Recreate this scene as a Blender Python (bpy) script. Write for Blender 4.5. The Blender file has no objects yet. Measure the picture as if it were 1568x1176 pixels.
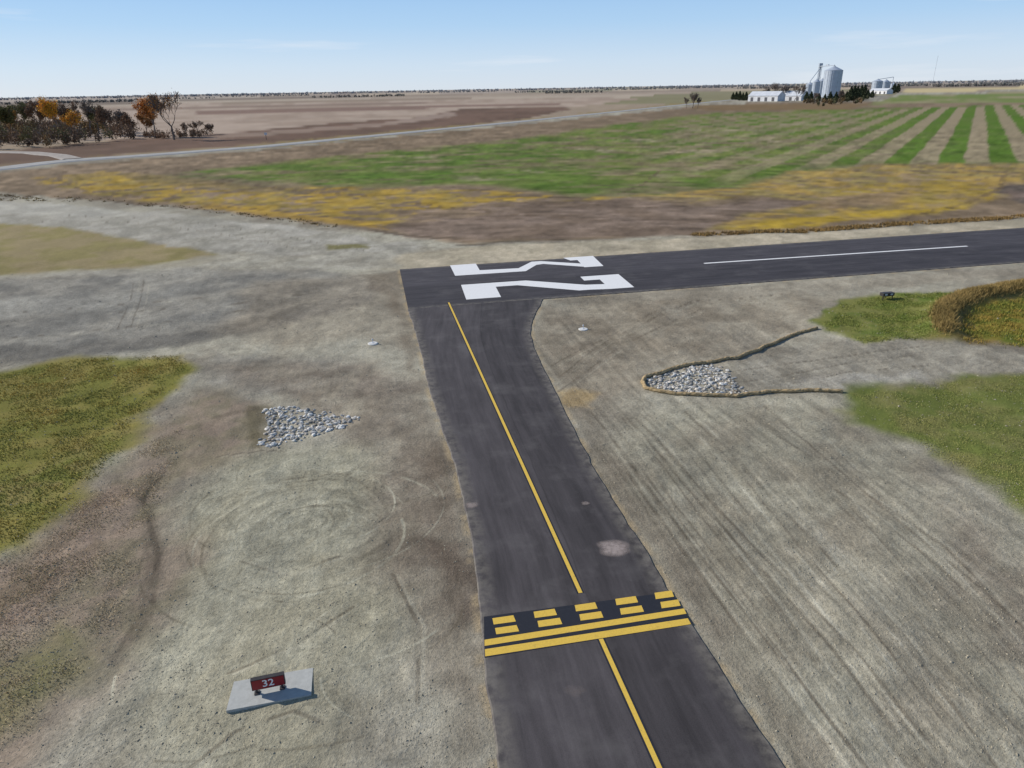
import bpy, math, random, bmesh
import numpy as np
from mathutils import Vector, Matrix
random.seed(7); np.random.seed(7)
scene=bpy.context.scene
# ---------------------------------------------------------------- survey (camera calibration)
W0,H0=1568.0,1176.0
FP=1087.0; PIT=math.radians(22.6); ROL=math.radians(1.02); CH=19.0
Fv=np.array([0,math.cos(PIT),-math.sin(PIT)]); U_=np.array([0,math.sin(PIT),math.cos(PIT)]); R_=np.array([1.0,0,0])
Rv=math.cos(ROL)*R_-math.sin(ROL)*U_; Uv=math.sin(ROL)*R_+math.cos(ROL)*U_
def ray(u,v):
    return Fv+(u-784)/FP*Rv-(v-588)/FP*Uv
def G(u,v):
    d=ray(u,v); t=-CH/d[2]; return np.array([d[0]*t,d[1]*t])
def ppm(u,v):
    d=ray(u,v); return FP/(-CH/d[2])
def GP(pts): return np.array([G(*p) for p in pts])
def lin(c):
    c=np.array(c,float)/255.0
    return np.where(c<=0.04045,c/12.92,((c+0.055)/1.055)**2.4)
def alb(c): return np.clip(lin(c),0,0.9)

cam=bpy.data.cameras.new("camera"); camo=bpy.data.objects.new("camera",cam); scene.collection.objects.link(camo)
cam.sensor_width=36; cam.lens=36*FP/W0; cam.clip_start=0.1; cam.clip_end=200000
M=Matrix(((Rv[0],Uv[0],-Fv[0],0),(Rv[1],Uv[1],-Fv[1],0),(Rv[2],Uv[2],-Fv[2],CH),(0,0,0,1)))
camo.matrix_world=M; scene.camera=camo

# ---------------------------------------------------------------- noise
def h2(xi,yi,s):
    h=(xi*374761393+yi*668265263+s*144269504)&0xffffffff
    h=((h^(h>>13))*1274126177)&0xffffffff
    h=h^(h>>16)
    return h/4294967296.0
def vn(x,y,s=0):
    x=np.asarray(x,float); y=np.asarray(y,float)
    xf=np.floor(x); yf=np.floor(y); xi=xf.astype(np.int64); yi=yf.astype(np.int64)
    a=x-xf; b=y-yf; a=a*a*(3-2*a); b=b*b*(3-2*b)
    return (h2(xi,yi,s)*(1-a)+h2(xi+1,yi,s)*a)*(1-b)+(h2(xi,yi+1,s)*(1-a)+h2(xi+1,yi+1,s)*a)*b
def fbm(x,y,o=4,s=0):
    r=0;am=1;t=0
    for i in range(o):
        r=r+am*vn(x*2**i+17.3*i,y*2**i+9.1*i,s+i*7); t+=am; am*=0.55
    return r/t
def ss(a,b,x):
    t=np.clip((x-a)/(b-a),0,1); return t*t*(3-2*t)
def segd(x,y,a,b):
    dx,dy=b-a; L=dx*dx+dy*dy+1e-12
    t=np.clip(((x-a[0])*dx+(y-a[1])*dy)/L,0,1)
    return np.hypot(x-a[0]-t*dx,y-a[1]-t*dy)
def sdist(x,y,P):
    d=np.full(x.shape,1e9); ins=np.zeros(x.shape,bool)
    n=len(P)
    for i in range(n):
        a=P[i];b=P[(i+1)%n]
        d=np.minimum(d,segd(x,y,a,b))
        if a[1]!=b[1]:
            c=((a[1]>y)!=(b[1]>y))&(x<(b[0]-a[0])*(y-a[1])/(b[1]-a[1])+a[0])
            ins^=c
    return np.where(ins,-d,d)
def plined(x,y,P):
    d=np.full(x.shape,1e9)
    for i in range(len(P)-1): d=np.minimum(d,segd(x,y,P[i],P[i+1]))
    return d

# ---------------------------------------------------------------- pavement outline
taxiL=[(625,474),(634,500),(643,530),(652,572),(663,612),(676,652),(690,692),(702,730),(712,770),(720,810),(727,850),(733,895),(737,940),(741,1000),(748,1050),(757,1100),(766,1176),(780,1280),(800,1420)]
taxiR=[(832,458),(821,478),(813,498),(812,515),(818,535),(835,572),(853,606),(870,640),(887,675),(905,710),(922,740),(940,770),(985,840),(1020,900),(1055,948),(1085,996),(1130,1070),(1200,1176),(1272,1280),(1370,1420)]
def resample(P,n):
    P=np.array(P,float); s=np.r_[0,np.cumsum(np.hypot(*np.diff(P,axis=0).T))]
    t=np.linspace(0,s[-1],n); return np.c_[np.interp(t,s,P[:,0]),np.interp(t,s,P[:,1])]
TL=resample(GP(taxiL),240); TR=resample(GP(taxiR),240)
_i=np.arange(240); TL[1:,0]+=0.10*(fbm(_i[1:]/5.0,_i[1:]*0.0,3,2)-0.5)*1.6; TR[1:,0]+=0.10*(fbm(_i[1:]/5.0,_i[1:]*0.0,3,6)-0.5)*1.6
rwA,rwB=G(612,413),G(1568,349)
rwC,rwD=G(625,474),G(1568,402)
ru=(rwB-rwA)/np.linalg.norm(rwB-rwA)
RU1=rwA+ru*1100
RD1=rwC+ru*np.dot(RU1-rwC,ru)
Dm=G(1568,402)
pave_poly=np.array([rwA,RU1,RD1,Dm]+[p for p in TR[::6]]+[p for p in TL[::-6]]+[rwC])
berm_line=GP([(1449,514),(1436,498),(1446,479),(1482,461),(1568,445),(1800,420)])
def dpave(x,y): return sdist(x,y,pave_poly)
def hfun(x,y,dp=None):
    x=np.asarray(x,float);y=np.asarray(y,float)
    if dp is None: dp=dpave(x,y)
    m=ss(0.2,4.0,dp); r=np.hypot(x,y)
    h=0.42*(fbm(x/7,y/7,3,5)-0.5)+0.08*(fbm(x/0.9,y/0.9,3,9)-0.5)*(1-ss(60,110,r))
    db=plined(x,y,berm_line); h=h+0.75*np.exp(-(db/1.5)**2)
    return h*m*(1-0.6*ss(150,400,r))

# ---------------------------------------------------------------- ground sheet
NR,NC=940,1060
inv=np.linspace(1/9.0,1/9000.0,NR)
rr=np.r_[0.5,3,6,1/inv,14000,25000,60000]
aa=np.r_[np.linspace(-180,-50,40,endpoint=False),np.linspace(-50,50,NC),np.linspace(50,180,41)[1:-1]]
na=len(aa); nr=len(rr)
A,R=np.meshgrid(np.radians(aa),rr)
X=(R*np.sin(A)).ravel(); Y=(R*np.cos(A)).ravel(); RR=R.ravel()
DP=dpave(X,Y)
Z=hfun(X,Y,DP)
N=len(X)
col=np.zeros((N,3)); clod=np.ones(N)
n1=fbm(X/14,Y/14,4,1); n2=fbm(X/3,Y/3,4,2); n3=fbm(X/0.7,Y/0.7,3,3)
def mixc(c1,c2,t): return alb(c1)[None,:]*(1-t[:,None])+alb(c2)[None,:]*t[:,None]
t=ss(0.3,0.7,0.55*n1+0.45*n2)
col[:]=mixc((136,128,113),(164,158,140),t)
def paint(P,c,soft=0.5,warp=0.0,c2=None,ns=3.0,op=1.0,mod=None,cl=None,world=False,seed=0):
    P=np.array(P,float) if world else GP(P)
    pad=soft+warp+1
    lo=P.min(0)-pad; hi=P.max(0)+pad
    idx=np.where((X>lo[0])&(X<hi[0])&(Y>lo[1])&(Y<hi[1]))[0]
    if len(idx)==0: return
    x=X[idx];y=Y[idx]
    if warp>0:
        x=x+warp*2*(fbm(x/(warp*2.2),y/(warp*2.2),4,31+seed)-0.5); y=y+warp*2*(fbm(x/(warp*2.2)+50,y/(warp*2.2),4,57+seed)-0.5)
    d=sdist(x,y,P)
    m=(1-ss(-soft,soft,d))*op
    if mod is not None: m=m*mod(X[idx],Y[idx])
    if c2 is not None:
        tt=ss(0.35,0.65,fbm(X[idx]/ns,Y[idx]/ns,4,11+seed)); cc=mixc(c,c2,tt)
    else: cc=np.repeat(alb(c)[None,:],len(idx),0)
    col[idx]=col[idx]*(1-m[:,None])+cc*m[:,None]
    if cl is not None: clod[idx]=clod[idx]*(1-m)+cl*m
def line(P,w,c,op=0.5,world=False,seed=0,brk=2.0):
    P=np.array(P,float) if world else GP(P)
    lo=P.min(0)-w*3-1; hi=P.max(0)+w*3+1
    idx=np.where((X>lo[0])&(X<hi[0])&(Y>lo[1])&(Y<hi[1]))[0]
    if len(idx)==0: return
    x=X[idx]+0.3*(fbm(X[idx]/2,Y[idx]/2,2,3+seed)-0.5)*w*3;y=Y[idx]+0.3*(fbm(X[idx]/2,Y[idx]/2,2,8+seed)-0.5)*w*3
    d=plined(x,y,P); m=(1-ss(w*0.4,w,d))*op*ss(0.2,0.6,fbm(X[idx]/brk,Y[idx]/brk,2,seed+77))
    col[idx]=col[idx]*(1-m[:,None])+alb(c)[None,:]*m[:,None]

sd=ray(1503,123); saz=math.atan2(sd[0],sd[1])
ca,sa=math.cos(saz),math.sin(saz)
SC=X*ca-Y*sa; ST=X*sa+Y*ca
roadpx=[(-260,283),(-100,268),(0,259),(60,251),(120,245),(200,240),(400,225),(600,205.5),(800,186),(950,170.5),(1060,159),(1120,153)]
roadW=GP(roadpx)
farP=np.vstack([[-60000,roadW[0][1]-40],roadW,GP([(1568,137),(2400,122)]),[60000,9000],[60000,60000],[-60000,60000]])
pal=np.array([alb(c) for c in [(160,144,126),(142,126,108),(170,155,136),(118,104,90),(152,136,116),(178,160,134),(132,126,96),(108,92,78),(164,148,126)]])
cx=np.floor(SC/420+0.3*np.floor(ST/800)).astype(np.int64); cy=np.floor(ST/800).astype(np.int64)
pi=(h2(cx,cy,5)*len(pal)).astype(int)
patch=pal[pi]*(0.9+0.2*fbm(SC/60,ST/300,3,2))[:,None]
d=sdist(X,Y,farP); m=(d<0).astype(float)
col=col*(1-m[:,None])+patch*m[:,None]; clod=clod*(1-m)
far=lambda *a,**k: paint(*a,cl=0.0,**k)
far([(-300,195),(0,170),(150,163),(300,159),(690,153),(1000,149),(880,164),(700,170),(620,182),(520,190),(330,208),(230,212),(-300,230)],(170,152,135),3,3,(154,136,119),40)
far([(300,171),(560,164),(860,158),(860,160),(560,169),(300,175)],(130,108,95),3,3)
far([(150,166),(420,161),(700,157),(700,158.5),(420,164),(150,170)],(128,110,96),3,3,op=.8)
far([(-300,245),(0,232),(200,213),(330,206),(520,188),(640,180),(700,168),(830,163),(880,166),(800,183),(600,202),(400,221),(200,236),(0,254),(-300,280)],(116,94,80),3,5,(102,83,70),25)
far([(600,186),(690,172),(700,176),(640,186),(560,196)],(148,130,116),3,3)
far([(230,212),(330,207),(560,190),(700,178),(560,196),(330,213)],(150,131,115),2,3,op=.7)
line([(p[0],p[1]-1.5) for p in roadpx],14,(136,120,82),0.9,seed=3,brk=60)
# crop field
paint([(-300,292),(0,264),(120,251),(400,230),(600,210),(800,190.5),(1060,164),(1150,158),(1568,149),(2000,141),(2400,150),(2400,280),(1568,333),(1060,361),(700,373),(560,352),(300,319),(0,296),(-300,290)],(136,118,96),1.5,2,(118,102,82),12,cl=0.3)
def gmod(x,y):
    return 0.25+0.75*ss(0.34,0.58,0.5*fbm(x/26,y/9,5,41)+0.5*fbm(x/7,y/3.5,4,43))
paint([(270,268),(440,247),(600,231),(800,212),(950,190),(1080,174),(1300,167),(1568,160),(2000,150),(2000,246),(1568,250),(1330,252),(1220,262),(1130,286),(1000,298),(900,300),(720,284),(560,284),(420,284)],(88,108,46),5,7,(110,118,62),10,mod=gmod,cl=0.2)
paint([(560,246),(700,224),(820,222),(900,240),(880,262),(960,286),(900,298),(740,282),(500,272)],(80,106,40),6,8,(96,114,52),8,op=0.6,mod=gmod,cl=0.2)
for (u,v,w_,h_) in [(925,230,45,4),(740,273,40,3),(1060,232,60,4),(1180,215,50,4),(1010,270,30,3),(860,228,40,2.5),(1100,200,60,3),(640,240,30,2.5),(980,215,50,3),(1150,245,45,4),(820,262,40,2.5),(1230,190,60,2.5)]:
    paint([(u-w_,v-h_*.3),(u,v-h_),(u+w_,v),(u,v+h_)],(156,142,116),3,4,op=0.7,seed=int(u)%9,cl=0.3,mod=lambda x,y:ss(.35,.6,fbm(x/5,y/3,4,19)))
# planted stripes
stm=ss(-0.22,0.22,np.sin(2*np.pi*(SC+0.9*(fbm(SC/20,ST/20,3,14)-.5))/11.5)+0.6*(fbm(SC/4,ST/22,4,4)-0.5))
P=GP([(1050,178),(1568,160),(2200,150),(2200,248),(1568,250),(1330,252),(1220,262),(1130,286),(1050,270),(960,240)])
d=sdist(X,Y,P); lr=ss(G(1000,240)[0]-20,G(1350,240)[0],X-0.55*(Y-150))
m=(1-ss(-12,6,d))*stm*(0.42+0.52*lr)*np.clip(ss(-0.1,0.5,fbm(X/30,Y/30,3,61)+0.2),0,1)
cc=mixc((156,141,114),(138,124,99),n1); col=col*(1-m[:,None])+cc*m[:,None]
m=(1-ss(-6,6,d))*(1-stm)*0.8*lr; col=col*(1-m[:,None])+alb((82,110,36))[None,:]*m[:,None]
far([(1330,160),(1380,146),(1568,141),(2000,134),(2000,150),(1568,158)],(110,124,66),4,4,(144,136,102),40)
far([(1385,137),(1568,131.5),(2000,124),(2000,128),(1568,137),(1380,143)],(192,174,130),4,4)
far([(1060,160),(1330,160),(1300,168),(1060,168)],(122,102,74),3,3)
# yellowing cover
ymod=lambda x,y: ss(0.40,0.56,0.6*fbm(x/9,y/2.2,5,91)+0.4*fbm(x/2.5,y/1.2,3,93))
paint([(60,272),(200,268),(300,282),(420,286),(560,286),(740,292),(960,302),(860,318),(720,332),(620,345),(540,345),(420,325),(300,314),(150,300),(80,285)],(162,134,62),1.5,3,(142,124,72),5,mod=ymod,cl=0.3)
paint([(440,300),(620,296),(700,318),(600,335),(500,330)],(162,134,58),1.5,3,(146,124,68),4,op=0.6,mod=ymod,cl=0.3,seed=4)
paint([(90,270),(160,262),(290,272),(420,290),(440,296),(300,286),(140,282)],(162,136,60),1.0,1.2,(144,124,72),5,op=0.6,cl=0.3)
paint([(300,318),(470,338),(600,352),(560,340),(440,326),(320,310)],(166,134,54),0.8,1.2,op=0.65,cl=0.3)
paint([(170,268),(300,264),(440,284),(480,296),(380,296),(220,280)],(102,94,70),1.5,2.5,(118,104,84),5,op=0.6,cl=0.3,seed=2)
paint([(960,300),(1130,287),(1220,262),(1340,252),(1568,250),(2000,246),(2000,300),(1568,296),(1500,312),(1400,330),(1160,350),(1080,352),(1130,330),(1240,312),(1180,300),(1060,309)],(160,134,74),1.5,3,(142,126,78),6,mod=lambda x,y:0.3+0.7*ymod(x,y),cl=0.3)
paint([(1240,300),(1330,282),(1460,276),(1530,290),(1490,318),(1380,334),(1160,352),(1110,350),(1180,336),(1330,322),(1400,300)],(164,138,56),1.0,2,(150,130,66),4,op=0.7,cl=0.3,seed=7,mod=lambda x,y:0.3+0.7*ymod(x,y))
paint([(1100,352),(1180,338),(1340,322),(1470,314),(1490,319),(1340,335),(1160,353)],(170,142,50),0.8,1.0,op=0.7,cl=0.3,mod=lambda x,y:0.5+0.5*ymod(x,y))
paint([(1270,300),(1400,290),(1370,312),(1240,322)],(140,118,94),1.5,2,(124,106,84),3,op=0.75,cl=0.4,seed=3)
paint([(640,325),(760,308),(960,305),(1080,318),(1180,300),(1240,312),(1130,335),(1060,360),(900,362),(700,370),(600,352)],(132,115,101),1.5,3,(114,98,84),5,op=0.85,cl=0.6)
paint([(1520,290),(1568,280),(1700,280),(1700,312),(1568,312)],(120,104,92),1,2,(100,90,80),4,cl=0.5)
for pl,w_ in [([(100,262),(90,275),(130,292),(300,312),(440,325)],0.8),([(190,262),(320,272),(430,290),(560,300)],0.7),([(700,300),(830,312),(1000,318)],0.8),([(1540,262),(1530,290),(1480,312),(1380,336)],0.8),([(1300,262),(1450,262),(1530,275)],0.6),([(1010,262),(980,285),(940,300)],0.6),([(620,310),(800,330),(1000,340)],0.5)]:
    line(pl,w_,(98,82,66),0.65)
m=(RR>70)*(1-ss(250,500,RR))*(clod>0)*(clod<0.9); col*=np.clip(1+0.45*m*(fbm(X/6,Y/1.4,4,203)-0.5)*2+0.25*m*(fbm(X/1.5,Y/1.5,2,207)-0.5)*2,.5,1.5)[:,None]
line([(-200,300),(0,300),(150,306),(300,320),(440,336),(560,352),(640,362),(720,366),(800,352)],0.9,(88,76,64),0.7,brk=8)
line([(1060,361),(1200,355),(1400,343),(1568,333),(1800,318)],0.8,(104,88,64),0.85,brk=8)
line([(700,376),(760,372),(860,368)],0.6,(78,70,60),0.6,brk=3)
# light graded strip along the runway
paint([(600,392),(700,379),(860,372),(1060,365),(1568,337),(2200,300),(2200,312),(1568,351),(1100,384),(612,415),(570,412)],(184,172,148),0.7,0.6,(164,154,132),3)
paint([(-300,300),(0,308),(150,318),(300,330),(460,348),(640,375),(600,392),(450,392),(330,384),(180,360),(60,346),(-300,330)],(150,145,131),1.0,2,(170,164,150),3)
paint([(-200,305),(0,310),(110,312),(220,330),(100,332),(0,326),(-200,320)],(180,175,160),0.8,1.5,(162,157,144),3)
paint([(340,340),(460,345),(450,352),(380,350)],(184,178,164),0.8,1.5,op=0.8)
paint([(-300,335),(0,341),(110,350),(210,368),(345,392),(300,406),(150,415),(0,425),(-300,435)],(136,126,84),0.7,1.0,(146,132,98),3,cl=0.35)
paint([(345,388),(460,392),(600,385),(612,412),(520,412),(300,410),(0,430),(-100,432),(-100,424),(200,410)],(172,166,150),0.8,1.5,(154,148,132),3,op=0.8)
# graded area tonal zones left
paint([(-200,440),(0,430),(330,412),(560,420),(600,440),(560,470),(300,520),(100,545),(-200,560)],(122,119,111),1.5,2.5,(148,143,131),3,op=0.9)
paint([(-200,470),(100,455),(320,440),(180,470),(-200,500)],(166,162,150),1.5,2.5,op=0.5,seed=6)
paint([(-200,530),(100,530),(300,500),(420,480),(420,500),(300,530),(100,552),(-200,566)],(96,92,85),1.0,2.5,op=0.55,seed=16)
paint([(400,430),(600,420),(625,470),(640,530),(560,520),(430,540),(330,500)],(126,116,100),1.5,2.5,(148,137,118),2,op=0.6,seed=5)
paint([(310,545),(560,560),(640,590),(560,610),(380,600),(320,590)],(124,119,108),1.0,2,(146,140,128),2,op=0.7,seed=15)
paint([(330,560),(560,560),(650,590),(700,760),(735,930),(740,1100),(690,1150),(600,1000),(560,820),(540,690),(420,600)],(120,107,92),1.5,2.5,(146,135,117),2,op=0.65,seed=8)
paint([(270,760),(360,690),(560,690),(600,760),(560,860),(620,1000),(560,1176),(300,1176),(200,1060),(280,900)],(173,168,145),2,2.5,(158,152,129),2.5,op=0.78)
paint([(640,820),(725,840),(738,960),(690,900)],(84,70,60),0.6,1.2,op=0.55)
paint([(610,640),(680,680),(700,760),(640,740)],(106,94,81),0.8,1.5,op=0.5)
paint([(560,620),(600,640),(600,700),(560,680)],(104,94,82),0.8,1.5,op=0.4)
paint([(640,420),(625,414),(560,420),(590,470),(640,560),(655,590)],(112,99,83),0.8,1.5,op=0.5)
# right of taxiway
paint([(830,470),(1000,450),(1290,450),(1250,505),(1100,550),(985,580),(980,610),(900,640),(850,590),(822,530)],(138,127,109),1.5,2,(157,147,128),2.5,op=0.75)
paint([(840,470),(900,480),(960,540),(930,620),(880,640),(840,570),(820,520)],(116,105,90),1,2,(142,132,114),1.5,op=.45,seed=9)
paint([(900,448),(1120,436),(1568,408),(2200,375),(2200,385),(1568,425),(1300,445),(1000,462)],(160,151,133),0.8,1.5,(144,135,118),2,op=0.8)
paint([(1130,600),(1105,565),(1180,540),(1260,522),(1420,525),(1568,545),(1900,560),(1700,575),(1568,572),(1400,584),(1290,599)],(156,149,133),0.7,1.0,(140,133,118),2,op=0.9)
paint([(1180,590),(1250,575),(1420,570),(1420,582),(1290,598)],(182,176,162),0.6,1.0,op=0.6)
paint([(860,600),(880,592),(905,600),(900,625),(875,625)],(184,158,112),0.4,0.8,op=0.7)
paint([(1000,620),(1290,606),(1440,690),(1568,800),(1800,900),(1800,1300),(1300,1300),(1130,1050),(1000,850),(930,740)],(160,154,134),2,3,(148,140,121),2.5,op=0.75,seed=1)
paint([(1380,720),(1568,830),(1800,950),(1800,1200),(1568,1050),(1450,900)],(124,113,100),2,3,(148,140,123),2,op=0.6,seed=3)
paint([(1200,760),(1300,780),(1480,1000),(1520,1176),(1400,1176),(1330,980)],(130,121,106),1.5,2.5,op=0.3,seed=13)
paint([(890,690),(960,700),(1040,840),(1120,960),(1250,1176),(1200,1176),(1060,950),(960,790)],(118,108,94),0.8,1.5,(140,130,113),1.5,op=0.55,seed=3)
# green zones right
paint([(1262,506),(1240,492),(1290,462),(1350,452),(1440,445),(1500,452),(1445,500),(1440,522),(1380,520),(1320,526)],(98,110,52),0.5,1.2,(122,122,68),1.5,cl=0.25)
paint([(1425,520),(1420,490),(1440,466),(1480,448),(1568,432),(1900,410),(1900,530),(1568,530),(1460,524)],(118,108,62),0.7,1.0,(132,112,70),1.5,cl=0.3)
paint([(1490,474),(1568,456),(1900,430),(1900,525),(1568,528),(1490,520)],(100,108,46),0.7,1.0,(138,120,56),1.2,cl=0.3)
paint([(1290,602),(1400,586),(1568,570),(1900,560),(1900,1000),(1568,790),(1490,735),(1400,682),(1330,645)],(104,112,58),0.8,1.8,(124,122,74),2,cl=0.25)
# grass left
paint([(-300,600),(0,572),(120,548),(285,540),(300,570),(215,640),(195,690),(140,740),(60,830),(0,850),(-300,900)],(118,116,58),0.8,2.0,(136,126,70),2,cl=0.3)
paint([(-300,900),(0,850),(60,830),(140,740),(195,690),(310,610),(390,620),(395,680),(270,740),(240,850),(200,960),(120,1060),(0,1200),(-100,1300),(-300,1300)],(142,125,108),1.4,3.0,(126,115,93),1.5,cl=0.6,seed=2,op=0.8)
paint([(-200,940),(0,1010),(90,940),(140,1000),(60,1100),(0,1180),(-200,1200)],(118,116,74),1.0,1.8,(132,124,90),1.5,op=0.75,cl=0.4)
paint([(-200,730),(0,740),(110,690),(190,650),(170,720),(60,800),(-200,840)],(110,114,58),1.0,1.8,(138,124,82),1.2,op=0.6,cl=0.4)
paint([(-100,860),(30,870),(100,790),(170,740),(200,760),(120,880),(0,960),(-100,980)],(164,142,124),1.0,1.8,(132,112,94),1,op=0.6,cl=0.6,seed=12)
paint([(380,620),(420,618),(412,650),(398,690),(380,690)],(98,90,68),0.4,0.7,op=0.65)
paint([(500,376),(560,374),(560,382),(505,383)],(120,114,66),0.5,1,op=0.8)
line([(390,625),(330,640),(250,720),(215,760),(240,850),(230,930),(180,1010)],0.5,(92,83,71),0.45,brk=1.5)
line([(250,730),(218,765),(243,850),(235,920)],0.18,(70,63,54),0.5,brk=1.0)
trk=[[(840,590),(930,520),(1060,462),(1200,450)],[(855,600),(950,530),(1080,470)],[(845,560),(900,530),(1000,480),(1060,465)],
     [(1568,965),(1450,840),(1300,740),(1180,660)],[(1530,960),(1420,850),(1280,750)],
     [(900,640),(1000,780),(1130,960),(1290,1176)],[(905,630),(1010,770),(1150,950),(1330,1176)],
     [(960,640),(1100,800),(1260,980),(1420,1176)],[(975,640),(1120,800),(1290,980),(1460,1176)],
     [(1050,630),(1200,780),(1380,970),(1530,1176)],[(1170,620),(1330,760),(1500,900),(1650,1040)],
     [(150,480),(330,470),(520,445)],[(200,500),(215,460),(220,430)],[(180,505),(200,460),(205,430)],
     [(290,1176),(360,1120),(450,1090),(520,1120)],[(1420,530),(1300,545),(1180,560),(1120,570)],[(1400,545),(1300,556),(1200,575),(1140,585)],[(1420,560),(1300,570),(1200,590)],
     [(0,480),(150,470),(330,455)],[(0,520),(200,500),(400,470)],[(60,340),(200,340),(350,360),(480,385)],[(100,330),(250,335),(400,355),(560,385)],[(330,700),(420,690),(520,700)],[(350,1030),(450,990),(540,930)],[(370,860),(440,880),(520,850)],[(600,880),(640,960),(640,1080)]]
for i,tp in enumerate(trk): 
    line(tp,0.11,(96,87,74),0.55,seed=i,brk=1.4)
    off=[(a+9,b+1) for a,b in tp]; line(off,0.10,(184,177,156),0.28,seed=i+50,brk=1.4)
# many faint parallel tine marks on the right shoulder
rs=np.random.RandomState(8)
for i in range(46):
    s0=rs.uniform(0,1); u0=905+s0*330; v0=640-s0*25; L_=rs.uniform(.35,1.0); st=rs.uniform(0,.5)
    pts=[(u0+(420+s0*60)*q_,v0+(560-s0*60)*q_**1.03) for q_ in np.linspace(st,min(1.1,st+L_),7)]
    line(pts,rs.uniform(.04,.08),(100,91,78) if rs.rand()<.6 else (186,180,160),rs.uniform(.25,.5),seed=i,brk=1.2)
rs=np.random.RandomState(3)
for i in range(60):
    big=i>=36
    cc0=G(rs.uniform(440,495),rs.uniform(770,830)) if not big else G(rs.uniform(330,640),rs.uniform(680,1120))
    r=rs.uniform(0.7,6.0) if not big else rs.uniform(2,6); a0=rs.uniform(0,6.28); a1=a0+rs.uniform(0.6,1.8)*(.5 if big else 1); th=np.linspace(a0,a1,16)
    lt=rs.rand()<0.4
    line(np.c_[cc0[0]+r*np.cos(th)*1.15,cc0[1]+r*np.sin(th)],rs.uniform(.04,.10),(190,185,162) if lt else (106,98,82),rs.uniform(.3,.65),world=True,seed=i,brk=0.9)
c0=G(468,800); rad=np.hypot((X-c0[0])/1.15,Y-c0[1])+0.7*(n2-.5); ang=np.arctan2(Y-c0[1],X-c0[0])
swm=(1-ss(3.5,6.5,rad))*ss(.4,.65,fbm(X/2.2,Y/2.2,3,301))*0.28*(DP>1)
col*=(1+(vn(rad*6,ang*1.5,21)-.5)*2*swm)[:,None]
td=G(888,909)-G(687,464); td=-td/np.linalg.norm(td)
tx=X*td[1]-Y*td[0]; ty=X*td[0]+Y*td[1]
wq=fbm(X/12,Y/12,2,8)
stk=0.25*vn(tx*2.0+2.5*wq,ty*0.10,23)+0.4*vn(tx*5.5+6*wq,ty*0.14,25)+0.35*vn(tx*10+10*wq,ty*0.3,27)
right=ss(G(800,700)[0]-2,G(800,700)[0]+2,X)
stm2=(0.3+0.7*right)*(1-ss(45,85,RR))*0.36*clod
col*=np.clip(1+(stk-0.5)*2*stm2,0.4,1.6)[:,None]
near=(1-ss(90,160,RR))
col*=(1+(n3-0.5)*0.55*near*clod)[:,None]*(1+(n2-0.5)*0.4*near)[:,None]*(1+(n1-0.5)*0.25*(1-ss(600,1500,RR)))[:,None]
m=(1-ss(0.10,0.5,DP))*(DP>-1)*0.6*ss(0.35,0.6,fbm(X/0.8,Y/0.8,3,71)); col=col*(1-m[:,None])+alb((176,156,122))[None,:]*m[:,None]
m=ss(0.3,0.9,DP)*(1-ss(0.8,2.2,DP))*0.18*(RR<70); col=col*(1-m[:,None])+alb((98,85,70))[None,:]*m[:,None]
hz=0.30*ss(300,7000,RR); col=col*(1-hz[:,None])+alb((172,170,170))[None,:]*hz[:,None]  # aerial haze painted into the ground colour, paler with distance
col=np.clip(col,0.01,0.8)

def mesh_np(name,V,Fq,mat,colr=None,extra=None,uv=None,smooth=False,coll=True):
    me=bpy.data.meshes.new(name)
    V=np.asarray(V,np.float32); Fq=np.asarray(Fq,np.int32)
    k=Fq.shape[1]
    me.vertices.add(len(V)); me.vertices.foreach_set("co",V.ravel())
    me.loops.add(Fq.size); me.loops.foreach_set("vertex_index",Fq.ravel())
    me.polygons.add(len(Fq)); me.polygons.foreach_set("loop_start",np.arange(0,Fq.size,k,dtype=np.int32))
    me.polygons.foreach_set("loop_total",np.full(len(Fq),k,np.int32))
    me.update(calc_edges=True)
    if colr is not None:
        a=me.color_attributes.new("col","FLOAT_COLOR","POINT")
        c=np.ones((len(V),4),np.float32); c[:,:3]=colr; a.data.foreach_set("color",c.ravel())
    if extra:
        for kx,vx in extra.items():
            a=me.attributes.new(kx,"FLOAT","POINT"); a.data.foreach_set("value",np.asarray(vx,np.float32))
    if uv is not None:
        l=me.uv_layers.new(name="UVMap"); l.data.foreach_set("uv",np.asarray(uv,np.float32)[Fq.ravel()].ravel())
    me.polygons.foreach_set("use_smooth",np.full(len(Fq),smooth,bool))
    if mat: me.materials.append(mat)
    ob=bpy.data.objects.new(name,me)
    if coll: scene.collection.objects.link(ob)
    return ob

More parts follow.
